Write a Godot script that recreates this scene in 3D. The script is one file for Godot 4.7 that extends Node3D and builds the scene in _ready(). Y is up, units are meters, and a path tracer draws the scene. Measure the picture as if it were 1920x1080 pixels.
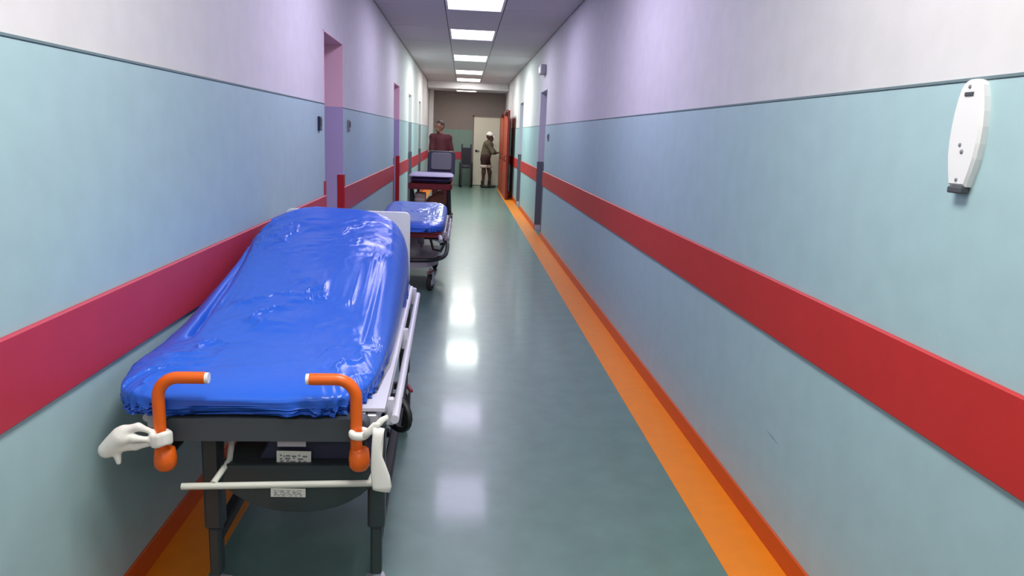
extends Node3D

const EYE := 1.5            # camera height
const LX := -1.034          # left wall face
const RX := 1.2             # right wall face
const CEIL := 2.9
const END := 22.7           # far wall
const BACK := 2.6           # wall behind the camera
const DADO := 1.68

var M := {}
var used := {}
var sgroup := 1

# ------------------------------------------------------------------ helpers
func numbered(n: String) -> String:
	if not used.has(n):
		used[n] = 0
		return n
	used[n] += 1
	return "%s_%03d" % [n, used[n]]

func begin() -> SurfaceTool:
	var st := SurfaceTool.new()
	st.begin(Mesh.PRIMITIVE_TRIANGLES)
	return st

func smooth(st: SurfaceTool) -> void:
	sgroup += 1
	st.set_smooth_group(sgroup)

func flat(st: SurfaceTool) -> void:
	st.set_smooth_group(-1)

func tri(st: SurfaceTool, a: Vector3, b: Vector3, c: Vector3, ctr: Vector3) -> void:
	var n := (a - c).cross(a - b)
	st.add_vertex(a)
	if n.dot((a + b + c) / 3.0 - ctr) < 0.0:
		st.add_vertex(c)
		st.add_vertex(b)
	else:
		st.add_vertex(b)
		st.add_vertex(c)

func quad(st: SurfaceTool, a: Vector3, b: Vector3, c: Vector3, d: Vector3, ctr: Vector3) -> void:
	tri(st, a, b, c, ctr)
	tri(st, a, c, d, ctr)

func box(st: SurfaceTool, c: Vector3, s: Vector3, bev := 0.004, bas := Basis.IDENTITY) -> void:
	flat(st)
	var h := s * 0.5
	var e: float = minf(bev, minf(h.x, minf(h.y, h.z)) * 0.6)
	for i in 3:
		var j := (i + 1) % 3
		var k := (i + 2) % 3
		for s1 in [-1.0, 1.0]:
			var q := []
			for w in [[-1, -1], [1, -1], [1, 1], [-1, 1]]:
				var v := Vector3.ZERO
				v[i] = s1 * h[i]
				v[j] = w[0] * (h[j] - e)
				v[k] = w[1] * (h[k] - e)
				q.append(c + bas * v)
			quad(st, q[0], q[1], q[2], q[3], c)
			if e <= 0.0:
				continue
			for s2 in [-1.0, 1.0]:
				var q2 := []
				for w in [[0, -1], [0, 1], [1, 1], [1, -1]]:
					var v := Vector3.ZERO
					v[i] = s1 * (h[i] - (e if w[0] == 1 else 0.0))
					v[j] = s2 * (h[j] - (e if w[0] == 0 else 0.0))
					v[k] = w[1] * (h[k] - e)
					q2.append(c + bas * v)
				quad(st, q2[0], q2[1], q2[2], q2[3], c)
	if e > 0.0:
		for sx in [-1.0, 1.0]:
			for sy in [-1.0, 1.0]:
				for sz in [-1.0, 1.0]:
					var p := Vector3(sx, sy, sz)
					tri(st, c + bas * (p * (h - Vector3(0, e, e))), c + bas * (p * (h - Vector3(e, 0, e))), c + bas * (p * (h - Vector3(e, e, 0))), c)

func span(st: SurfaceTool, x0: float, x1: float, y0: float, y1: float, z0: float, z1: float, bev := 0.003) -> void:
	box(st, Vector3((x0 + x1) / 2, (y0 + y1) / 2, (z0 + z1) / 2), Vector3(absf(x1 - x0), absf(y1 - y0), absf(z1 - z0)), bev)

func tube(st: SurfaceTool, pts: Array, r, seg := 10, closed := false, squash := 1.0) -> void:
	smooth(st)
	var n := pts.size()
	var up := Vector3.UP
	var rings := []
	for i in n:
		var a: Vector3 = pts[(i - 1 + n) % n] if (closed or i > 0) else pts[i]
		var b: Vector3 = pts[(i + 1) % n] if (closed or i < n - 1) else pts[i]
		var t := (b - a).normalized()
		if i == 0 and absf(t.dot(up)) > 0.95:
			up = Vector3.RIGHT
		up = (up - t * up.dot(t)).normalized()
		var side := t.cross(up)
		var rr: float = r[i] if r is Array else r
		var ring := []
		for k in seg:
			var g := TAU * k / seg
			ring.append(pts[i] + side * cos(g) * rr * squash + up * sin(g) * rr)
		rings.append(ring)
	for i in (n if closed else n - 1):
		var i2 := (i + 1) % n
		var ctr: Vector3 = (pts[i] + pts[i2]) * 0.5
		for k in seg:
			var k2 := (k + 1) % seg
			quad(st, rings[i][k], rings[i][k2], rings[i2][k2], rings[i2][k], ctr)
	if not closed:
		flat(st)
		for e in [0, n - 1]:
			var inner: Vector3 = pts[1] if e == 0 else pts[n - 2]
			for k in seg:
				tri(st, pts[e], rings[e][k], rings[e][(k + 1) % seg], inner)

func ribbon(st: SurfaceTool, pts: Array, half: Array, thick: float, nrm: Vector3) -> void:
	# flat strip that follows pts, its faces square to nrm
	smooth(st)
	var rings := []
	for i in pts.size():
		var t: Vector3 = (pts[mini(i + 1, pts.size() - 1)] - pts[maxi(i - 1, 0)]).normalized()
		var side := t.cross(nrm).normalized()
		var ring := []
		for k in 12:
			var g := TAU * k / 12
			ring.append(pts[i] + side * cos(g) * half[i] + nrm * sin(g) * thick)
		rings.append(ring)
	for i in pts.size() - 1:
		var ctr: Vector3 = (pts[i] + pts[i + 1]) * 0.5
		for k in 12:
			quad(st, rings[i][k], rings[i][(k + 1) % 12], rings[i + 1][(k + 1) % 12], rings[i + 1][k], ctr)
	for e in [0, pts.size() - 1]:
		for k in 12:
			tri(st, pts[e], rings[e][k], rings[e][(k + 1) % 12], pts[1] if e == 0 else pts[e - 1])

func lathe(st: SurfaceTool, prof: Array, xf: Transform3D, seg := 16) -> void:
	# prof: [radius, height] pairs along the local y axis, a closed solid
	smooth(st)
	var ys := 0.0
	for p in prof:
		ys += p[1] / prof.size()
	for i in prof.size() - 1:
		var a = prof[i]
		var b = prof[i + 1]
		var mid := Vector3(0, (a[1] + b[1]) / 2 * 0.4 + ys * 0.6, 0)
		for k in seg:
			var g := TAU * k / seg
			var g2 := TAU * (k + 1) / seg
			var p0 := xf * Vector3(cos(g) * a[0], a[1], sin(g) * a[0])
			var p1 := xf * Vector3(cos(g2) * a[0], a[1], sin(g2) * a[0])
			var p2 := xf * Vector3(cos(g2) * b[0], b[1], sin(g2) * b[0])
			var p3 := xf * Vector3(cos(g) * b[0], b[1], sin(g) * b[0])
			if a[0] > 0.0001:
				tri(st, p0, p1, p2, xf * mid)
			if b[0] > 0.0001:
				tri(st, p0, p2, p3, xf * mid)

func prism(st: SurfaceTool, poly: PackedVector2Array, xf: Transform3D, depth: float, bev := 0.0) -> void:
	# outline in local xy, thickness along local z (0..depth), the front rim drawn in by bev
	flat(st)
	var idx := Geometry2D.triangulate_polygon(poly)
	var c2 := Vector2.ZERO
	for p in poly:
		c2 += p / poly.size()
	var inner := PackedVector2Array()
	for p in poly:
		inner.append(p + (c2 - p).normalized() * bev)
	var mid := depth * 0.5
	for i in range(0, idx.size(), 3):
		var q := []
		for k in 3:
			q.append(poly[idx[i + k]])
		var f := []
		for k in 3:
			f.append(inner[idx[i + k]])
		tri(st, xf * Vector3(q[0].x, q[0].y, 0), xf * Vector3(q[1].x, q[1].y, 0), xf * Vector3(q[2].x, q[2].y, 0), xf * Vector3((q[0].x + q[1].x + q[2].x) / 3, (q[0].y + q[1].y + q[2].y) / 3, mid))
		tri(st, xf * Vector3(f[0].x, f[0].y, depth), xf * Vector3(f[1].x, f[1].y, depth), xf * Vector3(f[2].x, f[2].y, depth), xf * Vector3((f[0].x + f[1].x + f[2].x) / 3, (f[0].y + f[1].y + f[2].y) / 3, mid))
	var cw := Geometry2D.is_polygon_clockwise(poly)
	for i in poly.size():
		var j := (i + 1) % poly.size()
		var e := (poly[j] - poly[i]).normalized()
		var nin := Vector2(e.y, -e.x) if cw else Vector2(-e.y, e.x)
		var m := (poly[i] + poly[j]) * 0.5 + nin * 0.001
		var lo := depth - bev
		quad(st, xf * Vector3(poly[i].x, poly[i].y, 0), xf * Vector3(poly[j].x, poly[j].y, 0), xf * Vector3(poly[j].x, poly[j].y, lo), xf * Vector3(poly[i].x, poly[i].y, lo), xf * Vector3(m.x, m.y, mid))
		if bev > 0.0:
			quad(st, xf * Vector3(poly[i].x, poly[i].y, lo), xf * Vector3(poly[j].x, poly[j].y, lo), xf * Vector3(inner[j].x, inner[j].y, depth), xf * Vector3(inner[i].x, inner[i].y, depth), xf * Vector3(m.x, m.y, mid))

func shell(st: SurfaceTool, point: Callable, rings: int, seg: int, ctr: Callable) -> void:
	# concentric closed rings; ring 0 is one point
	smooth(st)
	var rows := []
	for i in rings + 1:
		var row := []
		for k in seg:
			row.append(point.call(i, TAU * k / seg))
		rows.append(row)
	for i in rings:
		for k in seg:
			var k2 := (k + 1) % seg
			var c: Vector3 = ctr.call(rows[i][k])
			if i > 0:
				tri(st, rows[i][k], rows[i][k2], rows[i + 1][k2], c)
			tri(st, rows[i][k], rows[i + 1][k2], rows[i + 1][k], c)

func nets(st: SurfaceTool, bones: Array, k: float, cell: float) -> void:
	# surface nets of smoothly joined tapered capsules: [a, b, ra, rb]
	smooth(st)
	var lo := Vector3(1e9, 1e9, 1e9)
	var hi := -lo
	for b in bones:
		for e in 2:
			var r: float = b[2 + e] + k + cell * 3
			lo = lo.min(b[e] - Vector3(r, r, r))
			hi = hi.max(b[e] + Vector3(r, r, r))
	var nx := int((hi.x - lo.x) / cell) + 2
	var ny := int((hi.y - lo.y) / cell) + 2
	var nz := int((hi.z - lo.z) / cell) + 2
	var f := PackedFloat32Array()
	f.resize(nx * ny * nz)
	f.fill(1.0)
	for b in bones:
		var a: Vector3 = b[0]
		var ab: Vector3 = b[1] - b[0]
		var l2: float = maxf(ab.length_squared(), 1e-9)
		var rm: float = maxf(b[2], b[3]) + k + cell * 2
		var p0: Vector3 = (a.min(b[1]) - Vector3(rm, rm, rm) - lo) / cell
		var p1: Vector3 = (a.max(b[1]) + Vector3(rm, rm, rm) - lo) / cell
		for z in range(maxi(0, int(p0.z)), mini(nz, int(p1.z) + 1)):
			for y in range(maxi(0, int(p0.y)), mini(ny, int(p1.y) + 1)):
				for x in range(maxi(0, int(p0.x)), mini(nx, int(p1.x) + 1)):
					var p := lo + Vector3(x, y, z) * cell
					var t: float = clampf((p - a).dot(ab) / l2, 0.0, 1.0)
					var d: float = (p - a - ab * t).length() - lerpf(b[2], b[3], t)
					var i := x + nx * (y + ny * z)
					var o := f[i]
					var h: float = maxf(k - absf(o - d), 0.0) / k
					f[i] = minf(o, d) - h * h * k * 0.25
	var at := {}
	var sx := 1
	var sy := nx
	var sz := nx * ny
	var offs := [0, sx, sy, sx + sy, sz, sx + sz, sy + sz, sx + sy + sz]
	var edges := [[0, 1], [2, 3], [4, 5], [6, 7], [0, 2], [1, 3], [4, 6], [5, 7], [0, 4], [1, 5], [2, 6], [3, 7]]
	for z in nz - 1:
		for y in ny - 1:
			for x in nx - 1:
				var i := x + nx * (y + ny * z)
				var inside := 0
				for q in 8:
					if f[i + offs[q]] < 0.0:
						inside += 1
				if inside == 0 or inside == 8:
					continue
				var s := Vector3.ZERO
				var n := 0
				for e in edges:
					var va := f[i + offs[e[0]]]
					var vb := f[i + offs[e[1]]]
					if (va < 0.0) != (vb < 0.0):
						var t := va / (va - vb)
						var ca := Vector3(e[0] & 1, (e[0] >> 1) & 1, e[0] >> 2)
						var cb := Vector3(e[1] & 1, (e[1] >> 1) & 1, e[1] >> 2)
						s += ca.lerp(cb, t)
						n += 1
				at[i] = lo + (Vector3(x, y, z) + s / n) * cell
	for i in at:
		for ax in 3:
			var d: int = [sx, sy, sz][ax]
			var u: int = [sy, sz, sx][ax]
			var v: int = [sz, sx, sy][ax]
			if (f[i] < 0.0) == (f[i + d] < 0.0):
				continue
			if not (at.has(i - u) and at.has(i - v) and at.has(i - u - v)):
				continue
			var q := [at[i], at[i - u], at[i - u - v], at[i - v]]
			if f[i] < 0.0:
				q.reverse()
			for w in [[0, 1, 2], [0, 2, 3]]:
				st.add_vertex(q[w[0]])
				st.add_vertex(q[w[1]])
				st.add_vertex(q[w[2]])

func obj(called: String, st: SurfaceTool, m: Material, parent: Node = self) -> MeshInstance3D:
	st.generate_normals()
	var o := MeshInstance3D.new()
	o.mesh = st.commit()
	o.material_override = m
	o.name = numbered(called) if parent == self else called
	parent.add_child(o, true)
	return o

func tag(o: Node, label: String, category: String, group := "") -> Node:
	o.set_meta("label", label)
	o.set_meta("category", category)
	if group != "":
		o.set_meta("group", group)
	return o

func thing(called: String, label: String, category: String, at := Vector3.ZERO, turn := 0.0, group := "") -> Node3D:
	var o := Node3D.new()
	o.name = numbered(called)
	add_child(o)
	o.position = at
	o.rotation.y = turn
	tag(o, label, category, group)
	return o

func structure(called: String) -> Node3D:
	var o := Node3D.new()
	o.name = numbered(called)
	add_child(o)
	o.set_meta("kind", "structure")
	return o

func arc(c: Vector3, a: Vector3, b: Vector3, n := 8) -> Array:
	# quarter-turn bend from c + a to c + b
	var out := []
	for i in n + 1:
		var g := PI / 2 * i / n
		out.append(c + a * cos(g) + b * sin(g))
	return out

func srgb(r: int, g: int, b: int) -> Color:
	return Color8(r, g, b)

func mat(col: Color, rough := 0.6, metal := 0.0) -> StandardMaterial3D:
	var m := StandardMaterial3D.new()
	m.albedo_color = col
	m.roughness = rough
	m.metallic = metal
	return m

func noise_tex(sd: int, freq: float, lo: Color, hi: Color, size := 512, octaves := 4) -> ImageTexture:
	var n := FastNoiseLite.new()
	n.seed = sd
	n.noise_type = FastNoiseLite.TYPE_SIMPLEX_SMOOTH
	n.frequency = freq
	n.fractal_octaves = octaves
	var im := n.get_seamless_image(size, size)
	im.convert(Image.FORMAT_RGB8)
	for y in size:
		for x in size:
			im.set_pixel(x, y, lo.lerp(hi, im.get_pixel(x, y).r))
	im.generate_mipmaps()
	return ImageTexture.create_from_image(im)

func bump_tex(sd: int, freq: float, strength: float, size := 512, octaves := 4) -> ImageTexture:
	var n := FastNoiseLite.new()
	n.seed = sd
	n.frequency = freq
	n.fractal_octaves = octaves
	var im := n.get_seamless_image(size, size)
	im.convert(Image.FORMAT_RGBA8)
	im.bump_map_to_normal_map(strength)
	im.generate_mipmaps()
	return ImageTexture.create_from_image(im)

func grain(m: StandardMaterial3D, tex: Texture2D, bump: Texture2D, scale: float, amount := 0.3) -> StandardMaterial3D:
	m.uv1_triplanar = true
	m.uv1_world_triplanar = true
	m.uv1_scale = Vector3.ONE * scale
	if tex:
		m.albedo_texture = tex
	if bump:
		m.normal_enabled = true
		m.normal_texture = bump
		m.normal_scale = amount
	return m

func materials() -> void:
	var mottle := noise_tex(3, 0.012, Color(0.965, 0.965, 0.965), Color(1, 1, 1))
	var fine := noise_tex(8, 0.08, Color(0.9, 0.9, 0.9), Color(1, 1, 1))
	var orange_peel := bump_tex(5, 0.06, 1.2)
	var creases := bump_tex(21, 0.018, 5.0, 512, 3)
	M.plaster = grain(mat(srgb(216, 215, 219), 0.75), mottle, orange_peel, 0.9, 0.08)
	M.dado = grain(mat(srgb(169, 200, 207), 0.5), mottle, orange_peel, 0.9, 0.05)
	M.red = grain(mat(srgb(196, 44, 40), 0.5), mottle, null, 0.9)
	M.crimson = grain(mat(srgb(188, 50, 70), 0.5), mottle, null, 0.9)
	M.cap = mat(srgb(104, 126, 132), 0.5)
	M.floor = grain(mat(srgb(98, 130, 122), 0.38), noise_tex(14, 0.02, Color(0.9, 0.91, 0.91), Color(1, 1, 1)), bump_tex(31, 0.008, 2.0), 0.5, 0.05)
	M.border = grain(mat(srgb(238, 136, 12), 0.4), mottle, null, 1.2)
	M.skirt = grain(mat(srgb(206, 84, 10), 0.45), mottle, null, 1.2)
	M.ceiling = grain(mat(srgb(206, 202, 208), 0.85), fine, null, 1.4)
	M.joint = mat(srgb(120, 118, 124), 0.8)
	M.pink = mat(srgb(234, 190, 208), 0.6)
	M.mauve = mat(srgb(176, 164, 206), 0.6)
	M.guard_red = mat(srgb(176, 16, 36), 0.45)
	M.guard_grey = mat(srgb(96, 98, 112), 0.5)
	M.door_grey = mat(srgb(150, 152, 160), 0.5)
	M.reveal_grey = mat(srgb(196, 196, 212), 0.6)
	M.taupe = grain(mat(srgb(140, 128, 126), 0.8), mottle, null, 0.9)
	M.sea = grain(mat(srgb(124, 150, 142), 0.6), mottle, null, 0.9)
	M.cream = mat(srgb(222, 214, 198), 0.5)
	M.white = mat(srgb(232, 232, 234), 0.4)
	M.white_soft = mat(srgb(236, 236, 232), 0.7)
	M.lilac_white = mat(srgb(206, 206, 222), 0.35)
	M.navy_device = mat(srgb(22, 30, 60), 0.4)
	M.grey_plastic = mat(srgb(128, 130, 140), 0.5)
	M.dark_slot = mat(srgb(70, 74, 80), 0.6)
	M.sheet = mat(srgb(36, 96, 212), 0.3)
	M.sheet.metallic_specular = 0.5
	M.floor.metallic_specular = 0.6
	M.floor.clearcoat_enabled = true
	M.floor.clearcoat = 0.22
	M.floor.clearcoat_roughness = 0.1
	M.sheet = grain(M.sheet, null, creases, 1.6, 0.12)
	M.navy = mat(srgb(34, 38, 64), 0.6)
	M.charcoal = mat(srgb(62, 70, 78), 0.45)
	M.tray_dark = mat(srgb(44, 54, 58), 0.4)
	M.black = mat(srgb(26, 27, 31), 0.5)
	M.rubber = mat(srgb(32, 33, 36), 0.7)
	M.steel = mat(srgb(190, 192, 204), 0.3, 0.35)
	M.chrome = mat(srgb(210, 210, 215), 0.22, 0.9)
	M.orange = mat(srgb(226, 98, 14), 0.35)
	M.pink_red = mat(srgb(150, 44, 66), 0.5)
	M.tray_grey = mat(srgb(172, 166, 176), 0.5)
	M.bar_white = mat(srgb(206, 208, 200), 0.4)
	M.purple = grain(mat(srgb(82, 64, 108), 0.7), fine, null, 3.0)
	M.maroon_frame = mat(srgb(116, 16, 30), 0.5)
	M.grey_pad = grain(mat(srgb(112, 112, 120), 0.6), fine, null, 3.0)
	M.lilac_sheet = grain(mat(srgb(170, 160, 196), 0.7), fine, null, 3.0)
	M.blanket = grain(mat(srgb(226, 206, 196), 0.85), fine, null, 4.0)
	M.brown = grain(mat(srgb(140, 88, 66), 0.7), fine, null, 4.0)
	M.skin = mat(srgb(108, 66, 54), 0.55)
	M.skin_dark = mat(srgb(74, 46, 38), 0.55)
	M.hair = mat(srgb(46, 24, 24), 0.7)
	M.scrubs = grain(mat(srgb(72, 5, 25), 0.8), fine, null, 4.0)
	M.olive = grain(mat(Color(1, 1, 1), 0.85), noise_tex(44, 0.05, srgb(56, 52, 40), srgb(138, 126, 104), 256, 2), null, 4.0)
	M.shorts = grain(mat(srgb(60, 34, 34), 0.85), fine, null, 4.0)
	M.leaf_orange = grain(mat(srgb(182, 70, 34), 0.45), mottle, null, 1.2)
	M.leaf_edge = mat(srgb(120, 18, 18), 0.5)
	M.dark_red = mat(srgb(70, 14, 18), 0.5)
	M.wheelchair = mat(srgb(34, 34, 48), 0.6)

# ------------------------------------------------------------------ setting
func wall(side: String, x: float, out: float, openings: Array, stripe: Material) -> void:
	# out: +1 when the wall's back lies towards +x
	var w := structure("wall_" + side)
	var cuts := []
	var from := -BACK
	for o in openings:
		cuts.append([from, o[0]])
		from = o[1]
	cuts.append([from, END + 0.2])
	var back := x + out * 0.3
	for c in cuts:
		var st := begin()
		span(st, x + out * 0.006, back, 0, CEIL + 0.05, -c[0], -c[1], 0.0)
		obj("plaster", st, M.plaster, w)
		st = begin()
		span(st, x, x + out * 0.008, 0.0, DADO - 0.008, -c[0], -c[1], 0.002)
		obj("dado_panel", st, M.dado, w)
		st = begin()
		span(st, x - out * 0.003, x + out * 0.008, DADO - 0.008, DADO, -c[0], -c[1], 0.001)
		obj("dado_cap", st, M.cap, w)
		st = begin()
		span(st, x - out * 0.012, x + out * 0.004, 0.79, 1.005, -c[0], -c[1], 0.005)
		obj("crash_rail", st, stripe, w)
	for o in openings:
		var st := begin()
		span(st, x + out * 0.006, back, o[2], CEIL + 0.05, -o[0], -o[1], 0.0)
		obj("plaster", st, M.plaster, w)
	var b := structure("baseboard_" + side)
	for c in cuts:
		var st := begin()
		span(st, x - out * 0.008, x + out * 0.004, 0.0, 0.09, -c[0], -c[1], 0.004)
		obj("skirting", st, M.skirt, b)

func doorway(n: int, x: float, out: float, o: Array, up: Material, low: Material, guard: Material, leaf: Material, guard_w: float) -> void:
	var d := structure("door_%d" % n)
	var deep := x + out * 0.26
	for e in [[o[0], 1.0], [o[1], -1.0]]:
		var st := begin()
		span(st, x + out * 0.001, deep, DADO, o[2], -e[0], -e[0] - e[1] * 0.012, 0.002)
		obj("reveal", st, up, d)
		st = begin()
		span(st, x + out * 0.001, deep, 0.0, DADO, -e[0], -e[0] - e[1] * 0.012, 0.002)
		obj("reveal", st, low, d)
		st = begin()
		var poly := PackedVector2Array()
		# angle profile that wraps the corner
		var s: float = e[1]
		for p in [[-0.006, -0.05], [-0.006, 0.018], [guard_w, 0.018], [guard_w, 0.012], [0.0, 0.012], [0.0, -0.05]]:
			poly.append(Vector2(x + out * p[0], e[0] + s * p[1]))
		prism(st, poly, Transform3D(Basis(Vector3(1, 0, 0), Vector3(0, 0, -1), Vector3(0, 1, 0)), Vector3(0, 0.09, 0)), 1.02)
		obj("corner_guard", st, guard, d)
	var st := begin()
	span(st, x + out * 0.001, deep, o[2] - 0.012, o[2], -o[0], -o[1], 0.002)
	obj("soffit", st, up, d)
	st = begin()
	span(st, deep, deep + out * 0.04, 0.005, o[2] - 0.012, -o[0] - 0.012, -o[1] + 0.012, 0.003)
	var lf := obj("door_leaf", st, leaf, d)
	st = begin()
	var hz: float = -o[0] - 0.09
	tube(st, [Vector3(deep, 1.0, hz), Vector3(deep - out * 0.05, 1.0, hz), Vector3(deep - out * 0.05, 1.0, hz - 0.11)], 0.009, 8)
	obj("door_handle", st, M.chrome, lf)

func build_setting() -> void:
	var left := [[5.75, 6.63, 2.2], [11.35, 12.3, 2.2], [14.3, 15.2, 2.2], [17.5, 18.4, 2.2]]
	var right := [[11.25, 12.2, 2.2], [15.7, 16.6, 2.2]]
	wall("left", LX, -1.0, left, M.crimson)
	wall("right", RX, 1.0, right, M.red)
	for i in left.size():
		var far := i >= 2
		doorway(i + 1, LX, -1.0, left[i], M.white if far else M.pink, M.door_grey if far else M.mauve, M.guard_grey if far else M.guard_red, M.door_grey, 0.05)
	for i in right.size():
		doorway(5 + i, RX, 1.0, right[i], M.reveal_grey, M.reveal_grey, M.guard_grey, M.door_grey, 0.2)
	# floor slab and the orange vinyl borders let into it
	var fl := structure("floor")
	var st := begin()
	span(st, LX - 0.32, RX + 0.32, -0.15, 0.0, BACK + 0.2, -END - 0.2, 0.0)
	obj("vinyl", st, M.floor, fl)
	for e in [[LX + 0.004, LX + 0.21], [RX - 0.22, RX - 0.004]]:
		st = begin()
		span(st, e[0], e[1], -0.01, 0.002, BACK, -21.6, 0.001)
		obj("border", st, M.border, fl)
	# ceiling: slab, three runs of panels, drop at the far end
	var ce := structure("ceiling")
	st = begin()
	span(st, LX - 0.3, RX + 0.3, CEIL + 0.035, CEIL + 0.25, BACK + 0.2, -END - 0.2, 0.0)
	obj("slab", st, M.joint, ce)
	var cx := (LX + RX) / 2
	var runs := [[LX, cx - 0.335], [cx + 0.335, RX]]
	for r in runs:
		var d := -BACK
		while d < 21.3:
			var e: float = minf(d + 1.65, 21.3)
			st = begin()
			span(st, r[0] + 0.004, r[1] - 0.004, CEIL, CEIL + 0.03, -d - 0.004, -e + 0.004, 0.004)
			obj("ceiling_panel", st, M.ceiling, ce)
			d = e
	var at := -BACK
	for l in lamp_rows():
		var a: float = l[0] - 0.57
		if a > at:
			st = begin()
			span(st, cx - 0.331, cx + 0.331, CEIL, CEIL + 0.03, -at - 0.004, -a + 0.004, 0.004)
			obj("ceiling_panel", st, M.ceiling, ce)
		at = l[0] + 0.57
	if at < 21.3:
		st = begin()
		span(st, cx - 0.331, cx + 0.331, CEIL, CEIL + 0.03, -at - 0.004, -21.3 + 0.004, 0.004)
		obj("ceiling_panel", st, M.ceiling, ce)
	st = begin()
	span(st, LX, RX, 2.71, CEIL + 0.03, -21.3, -END, 0.006)
	obj("drop", st, M.plaster, ce)
	# far wall
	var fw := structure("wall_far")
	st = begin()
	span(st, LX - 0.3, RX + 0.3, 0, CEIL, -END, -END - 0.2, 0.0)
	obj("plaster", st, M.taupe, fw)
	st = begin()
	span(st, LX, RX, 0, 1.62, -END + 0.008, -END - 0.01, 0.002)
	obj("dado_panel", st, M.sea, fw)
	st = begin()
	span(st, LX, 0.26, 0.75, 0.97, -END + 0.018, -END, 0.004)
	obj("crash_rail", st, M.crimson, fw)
	st = begin()
	span(st, LX, LX + 0.13, 0, 2.71, -22.3, -END, 0.006)
	obj("pier", st, M.plaster, fw)
	# wall behind the camera
	var bw := structure("wall_back")
	st = begin()
	span(st, LX - 0.3, RX + 0.3, 0, CEIL + 0.05, BACK, BACK + 0.2, 0.0)
	obj("plaster", st, M.plaster, bw)
	# cream door in the far wall
	var d := structure("door_7")
	st = begin()
	span(st, 0.29, 1.06, 0.01, 2.0, -END + 0.06, -END + 0.012, 0.004)
	var lf := obj("door_leaf", st, M.cream, d)
	st = begin()
	lathe(st, [[0, 0], [0.035, 0], [0.035, 0.012], [0.014, 0.02], [0.014, 0.05], [0, 0.052]], Transform3D(Basis(Vector3.RIGHT, PI / 2), Vector3(0.375, 1.02, -END + 0.06)), 12)
	tube(st, [Vector3(0.375, 1.02, -END + 0.1), Vector3(0.47, 1.02, -END + 0.1)], 0.012, 8)
	obj("door_handle", st, M.black, lf)
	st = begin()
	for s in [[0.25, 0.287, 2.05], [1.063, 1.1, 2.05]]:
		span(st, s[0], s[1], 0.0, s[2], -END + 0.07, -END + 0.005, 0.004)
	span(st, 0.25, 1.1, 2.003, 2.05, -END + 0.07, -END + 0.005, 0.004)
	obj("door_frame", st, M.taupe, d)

func lamp_rows() -> Array:
	# depth, energy, colour of the ceiling luminaires; first is added fill behind the camera
	return [[-1.9, 1.3, Color(1.0, 0.985, 0.95)], [1.5, 2.05, Color(1.0, 0.985, 0.95)], [4.95, 1.3, Color(0.9, 0.85, 1.0)], [8.55, 0.7, Color(0.9, 0.85, 1.0)], [11.3, 0.75, Color(0.92, 0.88, 1.0)], [14.7, 3.3, Color(0.95, 1.0, 0.97)], [18.0, 2.2, Color(0.97, 1.0, 0.97)], [20.5, 0.8, Color(1.0, 0.99, 0.96)]]

func build_lamps() -> void:
	var words := ["added unseen behind the viewer as fill for the lower walls", "above the foot of the nearest stretcher", "just past the raised head of the nearest stretcher", "largest in view at the top edge", "second in view below the largest one", "third in view, above the bright wall patches", "fourth in view along the corridor", "fifth in view, just before the ceiling drop"]
	var rows := lamp_rows()
	var cx := (LX + RX) / 2
	for i in rows.size():
		var l = rows[i]
		var t := thing("ceiling_light", "white recessed ceiling light panel, " + words[i], "ceiling light", Vector3(cx, CEIL, -l[0]), 0.0, "ceiling lights along the corridor")
		var st := begin()
		for s in [-1, 1]:
			span(st, s * 0.327, s * 0.3, -0.004, 0.03, -0.56, 0.56, 0.003)
			span(st, -0.3, 0.3, -0.004, 0.03, s * 0.56, s * 0.535, 0.003)
		obj("frame", st, M.white, t)
		st = begin()
		span(st, -0.3, 0.3, 0.006, 0.014, -0.535, 0.535, 0.0)
		var g := mat(Color(0.95, 0.95, 0.95), 0.6)
		g.emission_enabled = true
		g.emission = l[2]
		g.emission_energy_multiplier = 3.0
		obj("diffuser", st, g, t)
		lamp_light(t, Vector3(0, -0.006, 0), Vector2(0.6, 1.07), l[1], l[2])
	var t := thing("ceiling_light", "small flush ceiling light under the dropped ceiling at the far end", "ceiling light", Vector3(0.04, 2.71, -21.75), 0.0, "ceiling lights along the corridor")
	var st := begin()
	span(st, -0.3, 0.3, -0.03, 0.0, -0.15, 0.15, 0.006)
	obj("frame", st, M.white, t)
	st = begin()
	span(st, -0.27, 0.27, -0.036, -0.03, -0.13, 0.13, 0.002)
	var g := mat(Color(0.95, 0.95, 0.95), 0.6)
	g.emission_enabled = true
	g.emission = Color(1, 0.96, 0.9)
	g.emission_energy_multiplier = 2.0
	obj("diffuser", st, g, t)
	lamp_light(t, Vector3(0, -0.042, 0), Vector2(0.54, 0.26), 0.12, Color(1, 0.94, 0.86))

func lamp_light(t: Node3D, at: Vector3, size: Vector2, energy: float, col: Color) -> void:
	var a := AreaLight3D.new()
	a.name = "lamp_light"
	a.area_size = size
	a.light_energy = energy
	a.light_color = col
	a.area_range = 30.0
	a.shadow_enabled = true
	t.add_child(a)
	a.position = at
	a.rotation = Vector3(-PI / 2, 0, 0)

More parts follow.
